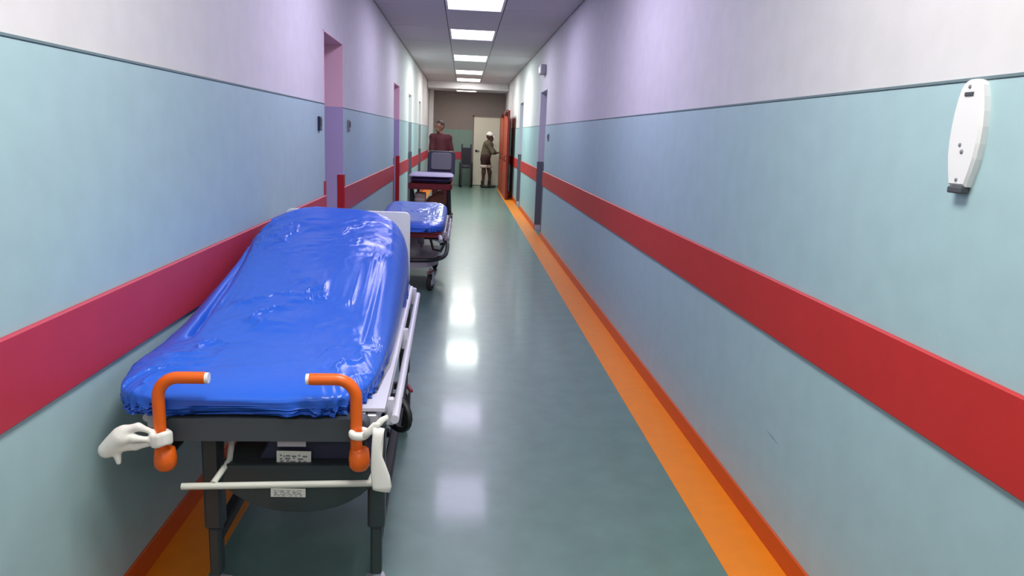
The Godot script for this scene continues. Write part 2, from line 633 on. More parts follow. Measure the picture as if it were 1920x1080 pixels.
# ------------------------------------------------------------------ stretchers
func caster(parent: Node3D, at: Vector3, r: float, turn: float, pedal := true) -> void:
	var c := Node3D.new()
	c.name = "caster"
	parent.add_child(c, true)
	c.position = at
	c.rotation.y = turn
	var st := begin()
	lathe(st, [[0, -0.017], [r * 0.86, -0.017], [r, -0.01], [r, 0.01], [r * 0.86, 0.017], [0, 0.017]], Transform3D(Basis(Vector3(0, 0, 1), PI / 2), Vector3(0, r, 0)), 20)
	obj("wheel", st, M.rubber, c)
	st = begin()
	lathe(st, [[0, -0.021], [r * 0.45, -0.021], [r * 0.5, 0.0], [r * 0.45, 0.021], [0, 0.021]], Transform3D(Basis(Vector3(0, 0, 1), PI / 2), Vector3(0, r, 0)), 14)
	obj("hub", st, M.tray_grey, c)
	st = begin()
	for s in [-1, 1]:
		span(st, s * 0.024, s * 0.03, r * 0.8, r * 2 + 0.02, -0.025, 0.025, 0.002)
	span(st, -0.03, 0.03, r * 2 + 0.008, r * 2 + 0.025, -0.035, 0.035, 0.003)
	tube(st, [Vector3(0, r * 2 + 0.02, 0), Vector3(0, r * 2 + 0.06, 0)], 0.014, 10)
	obj("fork", st, M.steel, c)
	if not pedal:
		return
	st = begin()
	span(st, 0.012, 0.03, r * 2 + 0.022, r * 2 + 0.04, -0.02, 0.075, 0.004)
	obj("brake_pedal", st, M.pink_red, c)

func bed_top(z: float, h: float, rise: float, z0: float, z1: float) -> float:
	var t := clampf((z0 - z) / (z0 - z1), 0.0, 1.0)
	return h + rise * (t * t * (1.0 - 0.5 * t) * 2.0 * 0.35 + t * 0.65)

func cover(st: SurfaceTool, p: Dictionary) -> void:
	# fitted plastic sheet: crown, rounded rim and a gathered skirt
	var nz := FastNoiseLite.new()
	nz.seed = p.seed
	nz.frequency = 1.0
	nz.fractal_octaves = 2
	var n2 := FastNoiseLite.new()
	n2.seed = p.seed + 5
	n2.frequency = 1.0
	var top: int = p.rings
	var rings := top + 14
	var hw: float = p.hw
	var hl: float = p.hl
	var pt := func(i: int, g: float) -> Vector3:
		var r: float = minf(float(i) / top, 1.0)
		r = 1.0 - pow(1.0 - r, 1.35)
		var e := 2.0 / 7.0
		var cx := signf(cos(g)) * pow(absf(cos(g)), e)
		var cz := signf(sin(g)) * pow(absf(sin(g)), e)
		var z := cz * hl * r
		var lift := clampf((p.z0 - z) / (p.z0 - p.z1), 0.0, 1.0)
		var wide: float = hw + (lift * (p.left if cx < 0 else p.right))
		var x := cx * wide * r
		var y := bed_top(z, p.h, p.rise, p.z0, p.z1)
		var rim := clampf((r - 0.8) / 0.2, 0.0, 1.0)
		var sag: float = p.sag * (1.0 + lift * p.dome)
		y -= sag * (1.0 - sqrt(maxf(0.0, 1.0 - rim * rim))) if rim < 1.0 else sag
		# the raised end is a soft dome across the bed
		y -= lift * p.dome * 0.035 * pow(absf(cx * r), 3.0)
		if i <= top:
			var al := (x - z) * 0.7071
			var ac := (x + z) * 0.7071
			var mask := clampf(n2.get_noise_2d(x * 1.7 + 5.0, z * 1.7) * 1.6 + 0.6, 0.0, 1.0)
			var thin := pow(1.0 - absf(nz.get_noise_2d(ac * 5.2 + 0.6 * n2.get_noise_2d(x * 3.0, z * 3.0), al * 1.0)), 7.0)
			var soft := n2.get_noise_2d(x * 2.4, z * 1.6)
			var small := n2.get_noise_2d(ac * 16.0, al * 6.0)
			y += (thin * 0.015 * mask + soft * 0.01 + small * 0.0016 * mask) * p.wrinkle * (1.0 - rim * 0.4)
			# long folds where the sheet leaves the flat part for the raised back
			var fz := clampf((0.55 - z) / 0.1, 0.0, 1.0) * clampf((z + 0.55) / 0.4, 0.0, 1.0)
			y -= p.fold * 0.03 * fz * exp(-pow((x + 0.285 + (0.5 - z) * 0.03) / 0.013, 2.0))
			var fr := clampf((0.6 - z) / 0.1, 0.0, 1.0) * clampf((z + 0.1) / 0.3, 0.0, 1.0)
			y -= p.fold * 0.01 * fr * exp(-pow((x - 0.3) / 0.012, 2.0))
			y += sin(g * 60.0 + 4.0 * n2.get_noise_2d(g * 5.0, 1.0)) * 0.0012 * clampf((rim - 0.4) / 0.6, 0.0, 1.0)
		else:
			var s := float(i - top) / (rings - top)
			var ruff := sin(g * 46.0 + 3.0 * n2.get_noise_2d(g * 4.0, 2.0)) * 0.010 * s + n2.get_noise_2d(g * 9.0, s * 2.0) * 0.012 * s
			y -= (p.skirt + p.drop * lift) * s + n2.get_noise_2d(g * 7.0, 9.0) * 0.012 * s
			var k := 1.0 - 0.035 * s * s
			x = x * k + cx * ruff
			z = z * (1.0 - 0.014 * s * s) + cz * ruff
		return Vector3(x, y, z)
	var ctr := func(v: Vector3) -> Vector3:
		return Vector3(v.x * 0.6, bed_top(v.z, p.h, p.rise, p.z0, p.z1) - 0.35, v.z * 0.85)
	shell(st, pt, rings, p.seg, ctr)

func pad(st: SurfaceTool, hw: float, hl: float, h: float, thick: float, rise: float, z0: float, z1: float, n := 5.0) -> void:
	var rows := 10
	for up in [1, -1]:
		var pt := func(i: int, g: float) -> Vector3:
			var r := float(i) / rows
			var e := 2.0 / n
			var cx := signf(cos(g)) * pow(absf(cos(g)), e) * hw
			var cz := signf(sin(g)) * pow(absf(sin(g)), e) * hl
			var edge := clampf((r - 0.9) / 0.1, 0.0, 1.0)
			var y: float = bed_top(cz * r, h, rise, z0, z1) - thick / 2 + up * thick / 2 * sqrt(maxf(0.0, 1.0 - edge * edge))
			return Vector3(cx * r, y, cz * r)
		var ctr := func(v: Vector3) -> Vector3:
			return Vector3(v.x * 0.8, bed_top(v.z, h, rise, z0, z1) - thick / 2 - up * 0.2, v.z * 0.9)
		shell(st, pt, rows, 72, ctr)

func side_rail(g: Node3D, x: float, y: float, za: float, zb: float, m: Material) -> void:
	var st := begin()
	var s := signf(x)
	for k in 2:
		var xx: float = x + s * (0.0 if k == 0 else 0.036)
		var yy: float = y - (0.0 if k == 0 else 0.035)
		tube(st, [Vector3(xx, yy, za), Vector3(xx, yy, zb)], 0.014, 10)
	for z in [za - 0.06, (za + zb) / 2, zb + 0.06]:
		box(st, Vector3(x + s * 0.016, y - 0.03, z), Vector3(0.03, 0.09, 0.022), 0.004)
	obj("side_rail", st, m, g)

func first_stretcher() -> void:
	var g := thing("hospital_stretcher", "nearest hospital stretcher with two orange push handles and dark end panel", "stretcher", Vector3(-0.572, 0, -3.0), deg_to_rad(1.2), "stretchers parked along the left wall")
	var st := begin()
	pad(st, 0.305, 0.985, 0.752, 0.06, 0.26, 0.45, -0.9)
	obj("mattress", st, M.navy, g)
	# steel bed frame: side beams, cross beams and deck plate
	st = begin()
	for s in [-1, 1]:
		span(st, s * 0.29, s * 0.325, 0.64, 0.69, -1.0, 0.93, 0.006)
	for z in [-0.98, -0.4, 0.2, 0.7]:
		span(st, -0.3, 0.3, 0.645, 0.685, z - 0.02, z + 0.02, 0.004)
	span(st, -0.29, 0.29, 0.686, 0.694, -0.98, 0.95, 0.002)
	obj("bed_frame", st, M.steel, g)
	# dark end panel with rounded corners
	st = begin()
	prism(st, round_rect(0.56, 0.068, 0.02), Transform3D(Basis.IDENTITY, Vector3(0.025, 0.667, 0.955)), 0.045, 0.006)
	obj("end_panel", st, M.charcoal, g)
	st = begin()
	span(st, 0.045, 0.125, 0.604, 0.624, 0.962, 0.968, 0.001)
	obj("name_plate", st, M.tray_grey, g)
	# push handles
	for s in [-1, 1]:
		var hx: float = 0.013 + s * 0.262
		var r := 0.0165
		st = begin()
		var p := [Vector3(hx, 0.615, 1.03), Vector3(hx, 0.7, 1.035), Vector3(hx, 0.765, 1.035)]
		for q in arc(Vector3(hx - s * 0.055, 0.775, 1.035), Vector3(s * 0.055, 0, 0), Vector3(0, 0.055, 0), 8):
			p.append(q)
		p.append(Vector3(hx - s * 0.125, 0.83, 1.035))
		tube(st, p, r, 14)
		var hd := obj("push_handle", st, M.orange, g)
		st = begin()
		tube(st, [Vector3(hx - s * 0.125, 0.83, 1.035), Vector3(hx - s * 0.134, 0.83, 1.035)], 0.015, 12)
		obj("end_cap", st, M.white, hd)
		st = begin()
		lathe(st, [[0, -0.03], [0.02, -0.03], [0.028, -0.02], [0.03, 0.0], [0.026, 0.03], [0, 0.034]], Transform3D(Basis.IDENTITY, Vector3(hx + 0.008, 0.595, 1.03)), 14)
		obj("handle_socket", st, M.orange, g)
		st = begin()
		tube(st, [Vector3(hx, 0.66, 0.95), Vector3(hx, 0.66, 1.03)], 0.014, 10)
		tube(st, [Vector3(hx + 0.008, 0.6, 0.9), Vector3(hx + 0.008, 0.6, 1.02)], 0.012, 10)
		obj("handle_bracket", st, M.black, g)
	# white head board behind the raised back
	st = begin()
	prism(st, round_rect(0.655, 0.4, 0.03), Transform3D(Basis.IDENTITY, Vector3(-0.01, 0.875, -1.05)), 0.022, 0.004)
	obj("head_board", st, M.white, g)
	# folded side rails
	side_rail(g, 0.33, 0.665, 0.82, -1.0, M.lilac_white)
	side_rail(g, -0.33, 0.665, 0.82, -1.0, M.lilac_white)
	# pale corner plate beside the mattress
	st = begin()
	prism(st, PackedVector2Array([Vector2(0.2, -0.93), Vector2(0.345, -0.93), Vector2(0.345, -0.4), Vector2(0.325, -0.6), Vector2(0.31, -0.8)]), Transform3D(Basis(Vector3(1, 0, 0), Vector3(0, 0, -1), Vector3(0, 1, 0)), Vector3(0, 0.698, 0)), 0.01)
	obj("corner_plate", st, M.lilac_white, g)
	# dark loop on the corner towards the corridor
	st = begin()
	var loop := []
	for i in 18:
		var a := TAU * i / 18
		loop.append(Vector3(0.36 + 0.045 * cos(a), 0.575 + 0.055 * sin(a), 0.62 + 0.06 * cos(a)))
	tube(st, loop, 0.011, 8, true)
	obj("release_loop", st, M.black, g)
	# pale push bar across the near end on two short stays
	st = begin()
	tube(st, [Vector3(-0.205, 0.508, 1.02), Vector3(0.352, 0.518, 1.02)], 0.0095, 10)
	for x in [-0.12, 0.31]:
		tube(st, [Vector3(x, 0.517, 1.02), Vector3(x + 0.02, 0.545, 0.93), Vector3(x + 0.02, 0.64, 0.86)], 0.009, 8)
	obj("foot_bar", st, M.bar_white, g)
	# dark tray hung under the bed with a curved lower edge
	st = begin()
	var prof := PackedVector2Array()
	for i in 13:
		var t := -1.0 + 2.0 * i / 12
		prof.append(Vector2(0.1 + t * 0.215, 0.395 + 0.085 * pow(absf(t), 2.6)))
	prof.append(Vector2(0.315, 0.545))
	prof.append(Vector2(-0.115, 0.545))
	prism(st, prof, Transform3D(Basis.IDENTITY, Vector3(0, 0, 0.1)), 0.86, 0.006)
	obj("under_tray", st, M.tray_dark, g)
	st = begin()
	prism(st, PackedVector2Array([Vector2(-0.02, 0.545), Vector2(0.31, 0.545), Vector2(0.31, 0.638), Vector2(0.03, 0.638)]), Transform3D(Basis.IDENTITY, Vector3(0, 0, 0.55)), 0.37, 0.006)
	obj("actuator_cover", st, M.navy, g)
	for q in [[0.085, 0.565, 0.94, 0.068], [0.075, 0.487, 0.978, 0.026]]:
		st = begin()
		box(st, Vector3(q[0], q[1] - 0.02, q[2]), Vector3(0.098, q[3], 0.003), 0.0005, Basis(Vector3(0, 0, 1), -0.02))
		var pl := obj("paper_label", st, M.bar_white, g)
		print_marks(pl, Vector3(q[0], q[1] - 0.02, q[2] + 0.0022), Vector2(0.09, q[3] * 0.85))
	# legs, base and casters
	for s in [-1, 1]:
		for z in [0.86, -0.66]:
			st = begin()
			span(st, 0.075 + s * 0.242 - 0.026, 0.075 + s * 0.242 + 0.026, 0.3, 0.645, z - 0.03, z + 0.03, 0.008)
			span(st, 0.075 + s * 0.242 - 0.017, 0.075 + s * 0.242 + 0.017, (0.14 if z > 0.0 else 0.235), 0.3, z - 0.025, z + 0.025, 0.006)
			obj("leg", st, M.tray_dark, g)
			caster(g, Vector3(0.075 + s * 0.242, 0, z), 0.045 if z > 0.0 else 0.095, 0.25 * s, z < 0.0)
	st = begin()
	for s in [-1, 1]:
		span(st, 0.075 + s * 0.242 - 0.018, 0.075 + s * 0.242 + 0.018, 0.245, 0.285, -0.66, 0.86, 0.006)
	for z in [-0.55, 0.05]:
		span(st, 0.085 - 0.21, 0.085 + 0.21, 0.25, 0.28, z - 0.02, z + 0.02, 0.005)
	obj("base_frame", st, M.black, g)
	# sheet
	var c := {"seed": 4, "hw": 0.375, "hl": 1.012, "h": 0.792, "rise": 0.315, "z0": 0.55, "z1": -0.82, "left": 0.0, "right": 0.015, "fold": 1.0, "drop": 0.13, "rings": 120, "seg": 420, "sag": 0.035, "dome": 3.2, "wrinkle": 1.0, "skirt": 0.05}
	st = begin()
	cover(st, c)
	var sh := obj("plastic_sheet", st, M.sheet)
	sh.position = g.position + Vector3(-0.056, 0, 0)
	sh.rotation = g.rotation
	tag(sh, "large shiny blue plastic sheet over the nearest stretcher with raised head end", "sheet", "blue plastic stretcher sheets")

func print_marks(parent: Node, at: Vector3, size: Vector2) -> void:
	# a few illegible printed strokes on the paper
	var im := Image.create(64, 48, false, Image.FORMAT_RGB8)
	im.fill(Color8(206, 208, 204))
	var rng := RandomNumberGenerator.new()
	rng.seed = 17
	for y in range(6, 44, 7):
		var x := 4
		while x < 56:
			var w := rng.randi_range(3, 11)
			im.fill_rect(Rect2i(x, y + rng.randi_range(-1, 1), mini(w, 60 - x), 4), Color8(104, 108, 112))
			x += w + rng.randi_range(2, 6)
	var q := QuadMesh.new()
	q.size = size
	var m := mat(Color.WHITE, 0.7)
	m.albedo_texture = ImageTexture.create_from_image(im)
	var o := MeshInstance3D.new()
	o.name = "print"
	o.mesh = q
	o.material_override = m
	o.position = at
	o.rotation.z = -0.02
	parent.add_child(o, true)

func round_rect(w: float, h: float, r: float) -> PackedVector2Array:
	var out := PackedVector2Array()
	for c in [[1, 1, 0], [-1, 1, 1], [-1, -1, 2], [1, -1, 3]]:
		for i in 6:
			var a: float = PI / 2 * (c[2] + i / 5.0)
			out.append(Vector2(c[0] * (w / 2 - r) + cos(a) * r, c[1] * (h / 2 - r) + sin(a) * r))
	return out

func second_stretcher() -> void:
	var g := thing("hospital_stretcher", "middle hospital stretcher with black oval bumper ring around a pale lower tray", "stretcher", Vector3(-0.485, 0, -7.72), 0.0, "stretchers parked along the left wall")
	var st := begin()
	pad(st, 0.31, 0.95, 0.675, 0.07, 0.0, 0.3, -0.9)
	obj("mattress", st, M.navy, g)
	st = begin()
	for s in [-1, 1]:
		span(st, s * 0.27, s * 0.305, 0.55, 0.6, -0.92, 0.9, 0.006)
	for z in [-0.9, -0.3, 0.3, 0.88]:
		span(st, -0.29, 0.29, 0.555, 0.595, z - 0.02, z + 0.02, 0.004)
	span(st, -0.28, 0.28, 0.596, 0.606, -0.92, 0.92, 0.002)
	obj("bed_frame", st, M.maroon_frame, g)
	side_rail(g, 0.325, 0.575, 0.75, -0.8, M.tray_grey)
	side_rail(g, -0.325, 0.575, 0.75, -0.8, M.tray_grey)
	for s in [-1, 1]:
		st = begin()
		tube(st, [Vector3(s * 0.29, 0.57, 0.9), Vector3(s * 0.3, 0.57, 0.97), Vector3(s * 0.3, 0.545, 1.0)], 0.018, 10)
		obj("push_handle", st, M.lilac_white, g)
	for z in [0.4, -0.4]:
		st = begin()
		lathe(st, [[0, 0.3], [0.085, 0.3], [0.085, 0.42], [0.06, 0.43], [0.06, 0.57], [0, 0.57]], Transform3D(Basis.IDENTITY, Vector3(0, 0, z)), 18)
		obj("lift_column", st, M.tray_grey, g)
	# lower tray and oval bumper
	st = begin()
	prism(st, oval(0.27, 0.72), Transform3D(Basis(Vector3(1, 0, 0), Vector3(0, 0, -1), Vector3(0, 1, 0)), Vector3(0, 0.24, 0)), 0.07, 0.012)
	obj("lower_tray", st, M.tray_grey, g)
	st = begin()
	var ring := []
	for p in oval(0.345, 0.8):
		ring.append(Vector3(p.x, 0.325, p.y))
	tube(st, ring, 0.02, 8, true)
	for s in [-1, 1]:
		for z in [0.45, -0.45]:
			tube(st, [Vector3(s * 0.2, 0.28, z), Vector3(s * 0.34, 0.325, z)], 0.012, 8)
	obj("bumper_ring", st, M.black, g)
	st = begin()
	tube(st, [Vector3(0.2, 0.55, 0.85), Vector3(0.23, 0.44, 0.84), Vector3(0.3, 0.42, 0.8), Vector3(0.34, 0.5, 0.7)], 0.012, 8)
	obj("release_lever", st, M.black, g)
	for s in [-1, 1]:
		for z in [0.6, -0.6]:
			caster(g, Vector3(s * 0.2, 0, z), 0.08, -0.3 * s)
	var c := {"seed": 12, "hw": 0.325, "hl": 0.95, "h": 0.695, "rise": 0.03, "z0": 0.3, "z1": -0.82, "left": 0.02, "right": 0.0, "fold": 0.0, "drop": 0.0, "rings": 60, "seg": 200, "sag": 0.04, "dome": 0.3, "wrinkle": 0.8, "skirt": 0.045}
	st = begin()
	cover(st, c)
	var sh := obj("plastic_sheet", st, M.sheet)
	sh.position = g.position
	tag(sh, "flat blue plastic sheet on the middle stretcher, mostly hidden behind the first", "sheet", "blue plastic stretcher sheets")

func oval(hx: float, hz: float) -> PackedVector2Array:
	var out := PackedVector2Array()
	for i in 28:
		var a := TAU * i / 28
		out.append(Vector2(signf(cos(a)) * pow(absf(cos(a)), 0.55) * hx, signf(sin(a)) * pow(absf(sin(a)), 0.55) * hz))
	return out

func third_stretcher() -> void:
	var g := thing("hospital_stretcher", "farthest hospital stretcher with purple pad and raised grey backrest", "stretcher", Vector3(-0.46, 0, -11.75), 0.0, "stretchers parked along the left wall")
	var st := begin()
	pad(st, 0.31, 1.0, 0.87, 0.08, 0.0, 0.3, -0.9, 6.0)
	obj("mattress", st, M.purple, g)
	st = begin()
	pad(st, 0.318, 0.5, 0.902, 0.03, 0.0, 0.3, -0.9, 7.0)
	var sh := obj("cover_sheet", st, M.lilac_sheet)
	sh.position = g.position + Vector3(0, 0, 0.51)
	tag(sh, "thin pale lilac sheet folded on the foot of the farthest stretcher", "sheet")
	st = begin()
	for s in [-1, 1]:
		span(st, s * 0.275, s * 0.31, 0.72, 0.79, -1.0, 1.0, 0.006)
	for z in [-0.98, -0.3, 0.3, 0.97]:
		span(st, -0.3, 0.3, 0.7, 0.785, z - 0.025, z + 0.025, 0.006)
	obj("bed_frame", st, M.maroon_frame, g)
	# raised backrest: navy frame, grey panel
	var tilt := Basis(Vector3.RIGHT, deg_to_rad(-18))
	st = begin()
	prism(st, round_rect(0.45, 0.42, 0.06), Transform3D(tilt, Vector3(0.1, 0.995, -0.85)), 0.06, 0.015)
	var b := obj("backrest", st, M.navy, g)
	st = begin()
	prism(st, round_rect(0.34, 0.29, 0.04), Transform3D(tilt, Vector3(0.1, 1.02, -0.85) + tilt * Vector3(0, 0, 0.055)), 0.025, 0.01)
	obj("back_cushion", st, M.grey_pad, b)
	# scissor legs, lower shelf, casters
	for s in [-1, 1]:
		st = begin()
		tube(st, [Vector3(s * 0.27, 0.73, 0.85), Vector3(s * 0.27, 0.2, -0.6)], 0.02, 8)
		tube(st, [Vector3(s * 0.25, 0.73, -0.85), Vector3(s * 0.25, 0.2, 0.75)], 0.02, 8)
		obj("scissor_leg", st, M.black, g)
		st = begin()
		tube(st, [Vector3(s * 0.27, 0.72, 0.92), Vector3(s * 0.27, 0.2, 0.92)], 0.022, 8)
		tube(st, [Vector3(s * 0.27, 0.2, 0.92), Vector3(s * 0.27, 0.2, -0.9)], 0.02, 8)
		obj("base_rail", st, M.black, g)
		for z in [0.86, -0.84]:
			caster(g, Vector3(s * 0.27, 0, z), 0.075, 0.2)
	st = begin()
	span(st, -0.25, 0.25, 0.42, 0.44, -0.4, 0.9, 0.004)
	for s in [-1, 1]:
		tube(st, [Vector3(s * 0.24, 0.43, 0.86), Vector3(s * 0.25, 0.72, 0.86)], 0.01, 8)
		tube(st, [Vector3(s * 0.24, 0.43, -0.36), Vector3(s * 0.25, 0.72, -0.36)], 0.01, 8)
	obj("shelf", st, M.black, g)
	# things lying on the lower shelf
	st = begin()
	for k in 3:
		pad(st, 0.085, 0.14, 0.51 + k * 0.062, 0.07, 0.0, 0.3, -0.9, 4.0)
	var f := obj("folded_blanket", st, M.blanket)
	f.position = g.position + Vector3(-0.15, 0, 0.72)
	tag(f, "cream folded blanket on the lower shelf of the farthest stretcher", "blanket")
	st = begin()
	nets(st, [[Vector3(-0.08, 0.52, 0), Vector3(0.08, 0.52, 0), 0.075, 0.07], [Vector3(-0.02, 0.58, 0.02), Vector3(0.06, 0.6, -0.02), 0.05, 0.04], [Vector3(0.0, 0.62, 0), Vector3(0.03, 0.66, 0), 0.03, 0.018]], 0.04, 0.012)
	f = obj("bag", st, M.brown)
	f.position = g.position + Vector3(0.1, 0.0, 0.72)
	tag(f, "lumpy brown bag beside the cream blanket under the farthest stretcher", "bag")

func straps() -> void:
	# white plastic strips knotted round the handles of the nearest stretcher
	var k := Vector3(-0.795, 0.665, -1.945)
	var st := begin()
	var ring := []
	for i in 12:
		var a := TAU * i / 12
		ring.append(k + Vector3(0.004 + 0.021 * cos(a), 0.004 * sin(a * 2), 0.021 * sin(a)))
	var bones := []
	for i in 12:
		for dy in [-0.012, 0.0, 0.012]:
			bones.append([ring[i] + Vector3(0, dy, 0), ring[(i + 1) % 12] + Vector3(0, dy, 0), 0.006, 0.006])
	var tail := k + Vector3(-0.1, -0.005, 0.01)
	for q in [[Vector3(-0.02, 0.02, 0.005), Vector3(-0.05, 0.035, 0.012), Vector3(-0.085, 0.025, 0.015), Vector3(-0.11, -0.005, 0.01)], [Vector3(-0.02, -0.002, 0.012), Vector3(-0.06, 0.006, 0.02), Vector3(-0.1, 0.0, 0.018), Vector3(-0.12, -0.015, 0.012)], [Vector3(-0.02, -0.016, 0.0), Vector3(-0.06, -0.022, 0.008), Vector3(-0.1, -0.022, 0.012), Vector3(-0.13, -0.03, 0.01)]]:
		for i in 3:
			bones.append([k + q[i], k + q[i + 1], 0.007 + 0.003 * i, 0.010 + 0.004 * i])
	bones.append([k + Vector3(-0.095, 0.008, 0.012), k + Vector3(-0.135, -0.032, 0.01), 0.026, 0.022])
	bones.append([k + Vector3(-0.11, -0.02, 0.012), k + Vector3(-0.105, -0.066, 0.014), 0.014, 0.007])
	nets(st, bones, 0.008, 0.004)
	tag(obj("knotted_strip", st, M.white_soft), "white plastic strip knotted in a loose bow on the left orange handle", "strip", "white strips tied to the handles")
	k = Vector3(-0.265, 0.682, -1.96)
	st = begin()
	bones = []
	for i in 12:
		var a := TAU * i / 12
		var a2 := TAU * (i + 1) / 12
		for dy in [-0.008, 0.0]:
			bones.append([k + Vector3(0.021 * cos(a), dy, 0.021 * sin(a)), k + Vector3(0.021 * cos(a2), dy, 0.021 * sin(a2)), 0.005, 0.005])
	nets(st, bones, 0.01, 0.004)
	# the free end: a flat ribbon that rises from the knot, folds over and hangs, widening
	var path := []
	var width := []
	for q in [[0.012, -0.004, 0.022, 0.007], [0.03, 0.012, 0.024, 0.011], [0.046, 0.026, 0.022, 0.014], [0.056, 0.024, 0.026, 0.016], [0.054, 0.004, 0.032, 0.015], [0.05, -0.03, 0.034, 0.013], [0.051, -0.055, 0.034, 0.015], [0.056, -0.085, 0.034, 0.021], [0.062, -0.118, 0.033, 0.026], [0.066, -0.145, 0.033, 0.027], [0.064, -0.158, 0.033, 0.024]]:
		path.append(k + Vector3(q[0], q[1], q[2]))
		width.append(q[3])
	ribbon(st, path.slice(0, 4), width.slice(0, 4), 0.005, Vector3(0, 0, 1))
	ribbon(st, path.slice(3), width.slice(3), 0.005, Vector3(0, 0, 1))
	path = []
	width = []
	for q in [[0.046, 0.022, 0.016, 0.01], [0.062, 0.04, 0.01, 0.009], [0.078, 0.047, 0.0, 0.006]]:
		path.append(k + Vector3(q[0], q[1], q[2]))
		width.append(q[3])
	ribbon(st, path, width, 0.004, Vector3(0, 0, 1))
	tag(obj("knotted_strip", st, M.white_soft), "long white plastic strip hanging down from the right orange handle", "strip", "white strips tied to the handles")

# ------------------------------------------------------------------ wall fittings
func fittings() -> void:
	# tall white bracket on the right wall
	var t := thing("wall_bracket", "tall white rounded wall bracket on the right wall near the viewer", "wall bracket", Vector3(RX, 1.425, -1.733))
	var xf := Transform3D(Basis(Vector3(0, 0, 1), Vector3(0, 1, 0), Vector3(-1, 0, 0)), Vector3.ZERO)
	var outline := PackedVector2Array()
	var prof := [[0.0, 0.028], [0.03, 0.038], [0.065, 0.048], [0.1, 0.053], [0.14, 0.054], [0.175, 0.050], [0.21, 0.042], [0.235, 0.033], [0.245, 0.024], [0.249, 0.012]]
	for p in prof:
		outline.append(Vector2(p[1], p[0]))
	for i in range(prof.size() - 1, -1, -1):
		outline.append(Vector2(-prof[i][1], prof[i][0]))
	var st := begin()
	prism(st, outline, xf, 0.022, 0.007)
	obj("body", st, M.white, t)
	st = begin()
	box(st, Vector3(-0.023, 0.215, 0.0), Vector3(0.004, 0.009, 0.03), 0.001)
	obj("slot", st, M.dark_slot, t)
	for q in [[0.082, 0.004, 0.006], [0.098, -0.006, 0.005], [0.016, 0.0, 0.005], [0.232, -0.002, 0.005]]:
		st = begin()
		lathe(st, [[0, 0], [q[2], 0], [q[2] * 0.8, 0.0025], [0, 0.003]], Transform3D(Basis(Vector3(0, 0, 1), PI / 2), Vector3(-0.0215, q[0], q[1])), 10)
		obj("screw", st, M.grey_plastic, t)
	st = begin()
	box(st, Vector3(-0.014, -0.008, 0), Vector3(0.024, 0.016, 0.05), 0.003)
	obj("lower_lip", st, M.dark_slot, t)
	# small plates by the doors
	for p in [["card_reader", "small dark blue card reader before the first left doorway", "card reader", LX, 1.53, 5.52, 1.0, M.navy_device], ["wall_switch", "grey wall switch just past the first left doorway", "switch", LX, 1.53, 6.9, 1.0, M.grey_plastic], ["wall_switch", "grey wall switch before the grey doorway on the right wall", "switch", RX, 1.5, 10.75, -1.0, M.grey_plastic]]:
		t = thing(p[0], p[1], p[2], Vector3(p[3], p[4], -p[5]))
		st = begin()
		box(st, Vector3(p[6] * 0.008, 0, 0), Vector3(0.016, 0.1, 0.085), 0.004)
		obj("plate", st, p[7], t)
		st = begin()
		box(st, Vector3(p[6] * 0.018, 0.01, 0), Vector3(0.006, 0.05, 0.06), 0.002)
		obj("button", st, M.dark_slot, t)
	t = thing("emergency_box", "small grey box high on the right wall above the grey doorway", "wall box", Vector3(RX, 2.5, -11.7))
	st = begin()
	box(st, Vector3(-0.04, 0, 0), Vector3(0.08, 0.14, 0.3), 0.008)
	obj("housing", st, M.door_grey, t)
	st = begin()
	box(st, Vector3(-0.083, -0.01, 0), Vector3(0.008, 0.08, 0.24), 0.003)
	obj("cover", st, M.white, t)
	# scuff: a grey scrape on the right wall panel
	st = begin()
	prism(st, PackedVector2Array([Vector2(2.535, 0.414), Vector2(2.6, 0.417), Vector2(2.655, 0.424), Vector2(2.6, 0.423)]), Transform3D(Basis(Vector3(0, 0, -1), Vector3(0, 1, 0), Vector3(-1, 0, 0)), Vector3(RX, 0, 0)), 0.0006)
	tag(obj("scuff_mark", st, mat(srgb(128, 146, 152), 0.7)), "short grey scrape mark low on the right wall", "scuff mark")
	# orange door leaves held open along the right wall
	for i in 2:
		var d0: float = 17.8 + i * 1.85
		t = thing("fire_door_leaf", ["orange door leaf with dark closer held open along the right wall", "second orange door leaf behind the first, beside the person in a cap"][i], "door", Vector3(1.035, 0.012, -d0))
		st = begin()
		span(st, -0.025, 0.025, 0.0, 2.07, -0.03, -1.72, 0.004)
		obj("panel", st, M.leaf_orange, t)
		st = begin()
		span(st, -0.026, 0.026, 0.0, 2.07, 0.0, -0.03, 0.004)
		obj("edge_strip", st, M.leaf_edge, t)
		st = begin()
		span(st, -0.09, -0.025, 1.94, 2.03, -0.04, -0.38, 0.008)
		tube(st, [Vector3(-0.06, 2.03, -0.2), Vector3(-0.05, 2.06, -0.2), Vector3(0.0, 2.09, -0.5)], 0.012, 8)
		obj("door_closer", st, M.dark_red, t)
		st = begin()
		tube(st, [Vector3(-0.025, 1.02, -0.1), Vector3(-0.075, 1.02, -0.1), Vector3(-0.075, 0.9, -0.1), Vector3(-0.025, 0.9, -0.1)], 0.014, 8)
		obj("pull_handle", st, M.dark_red, t)

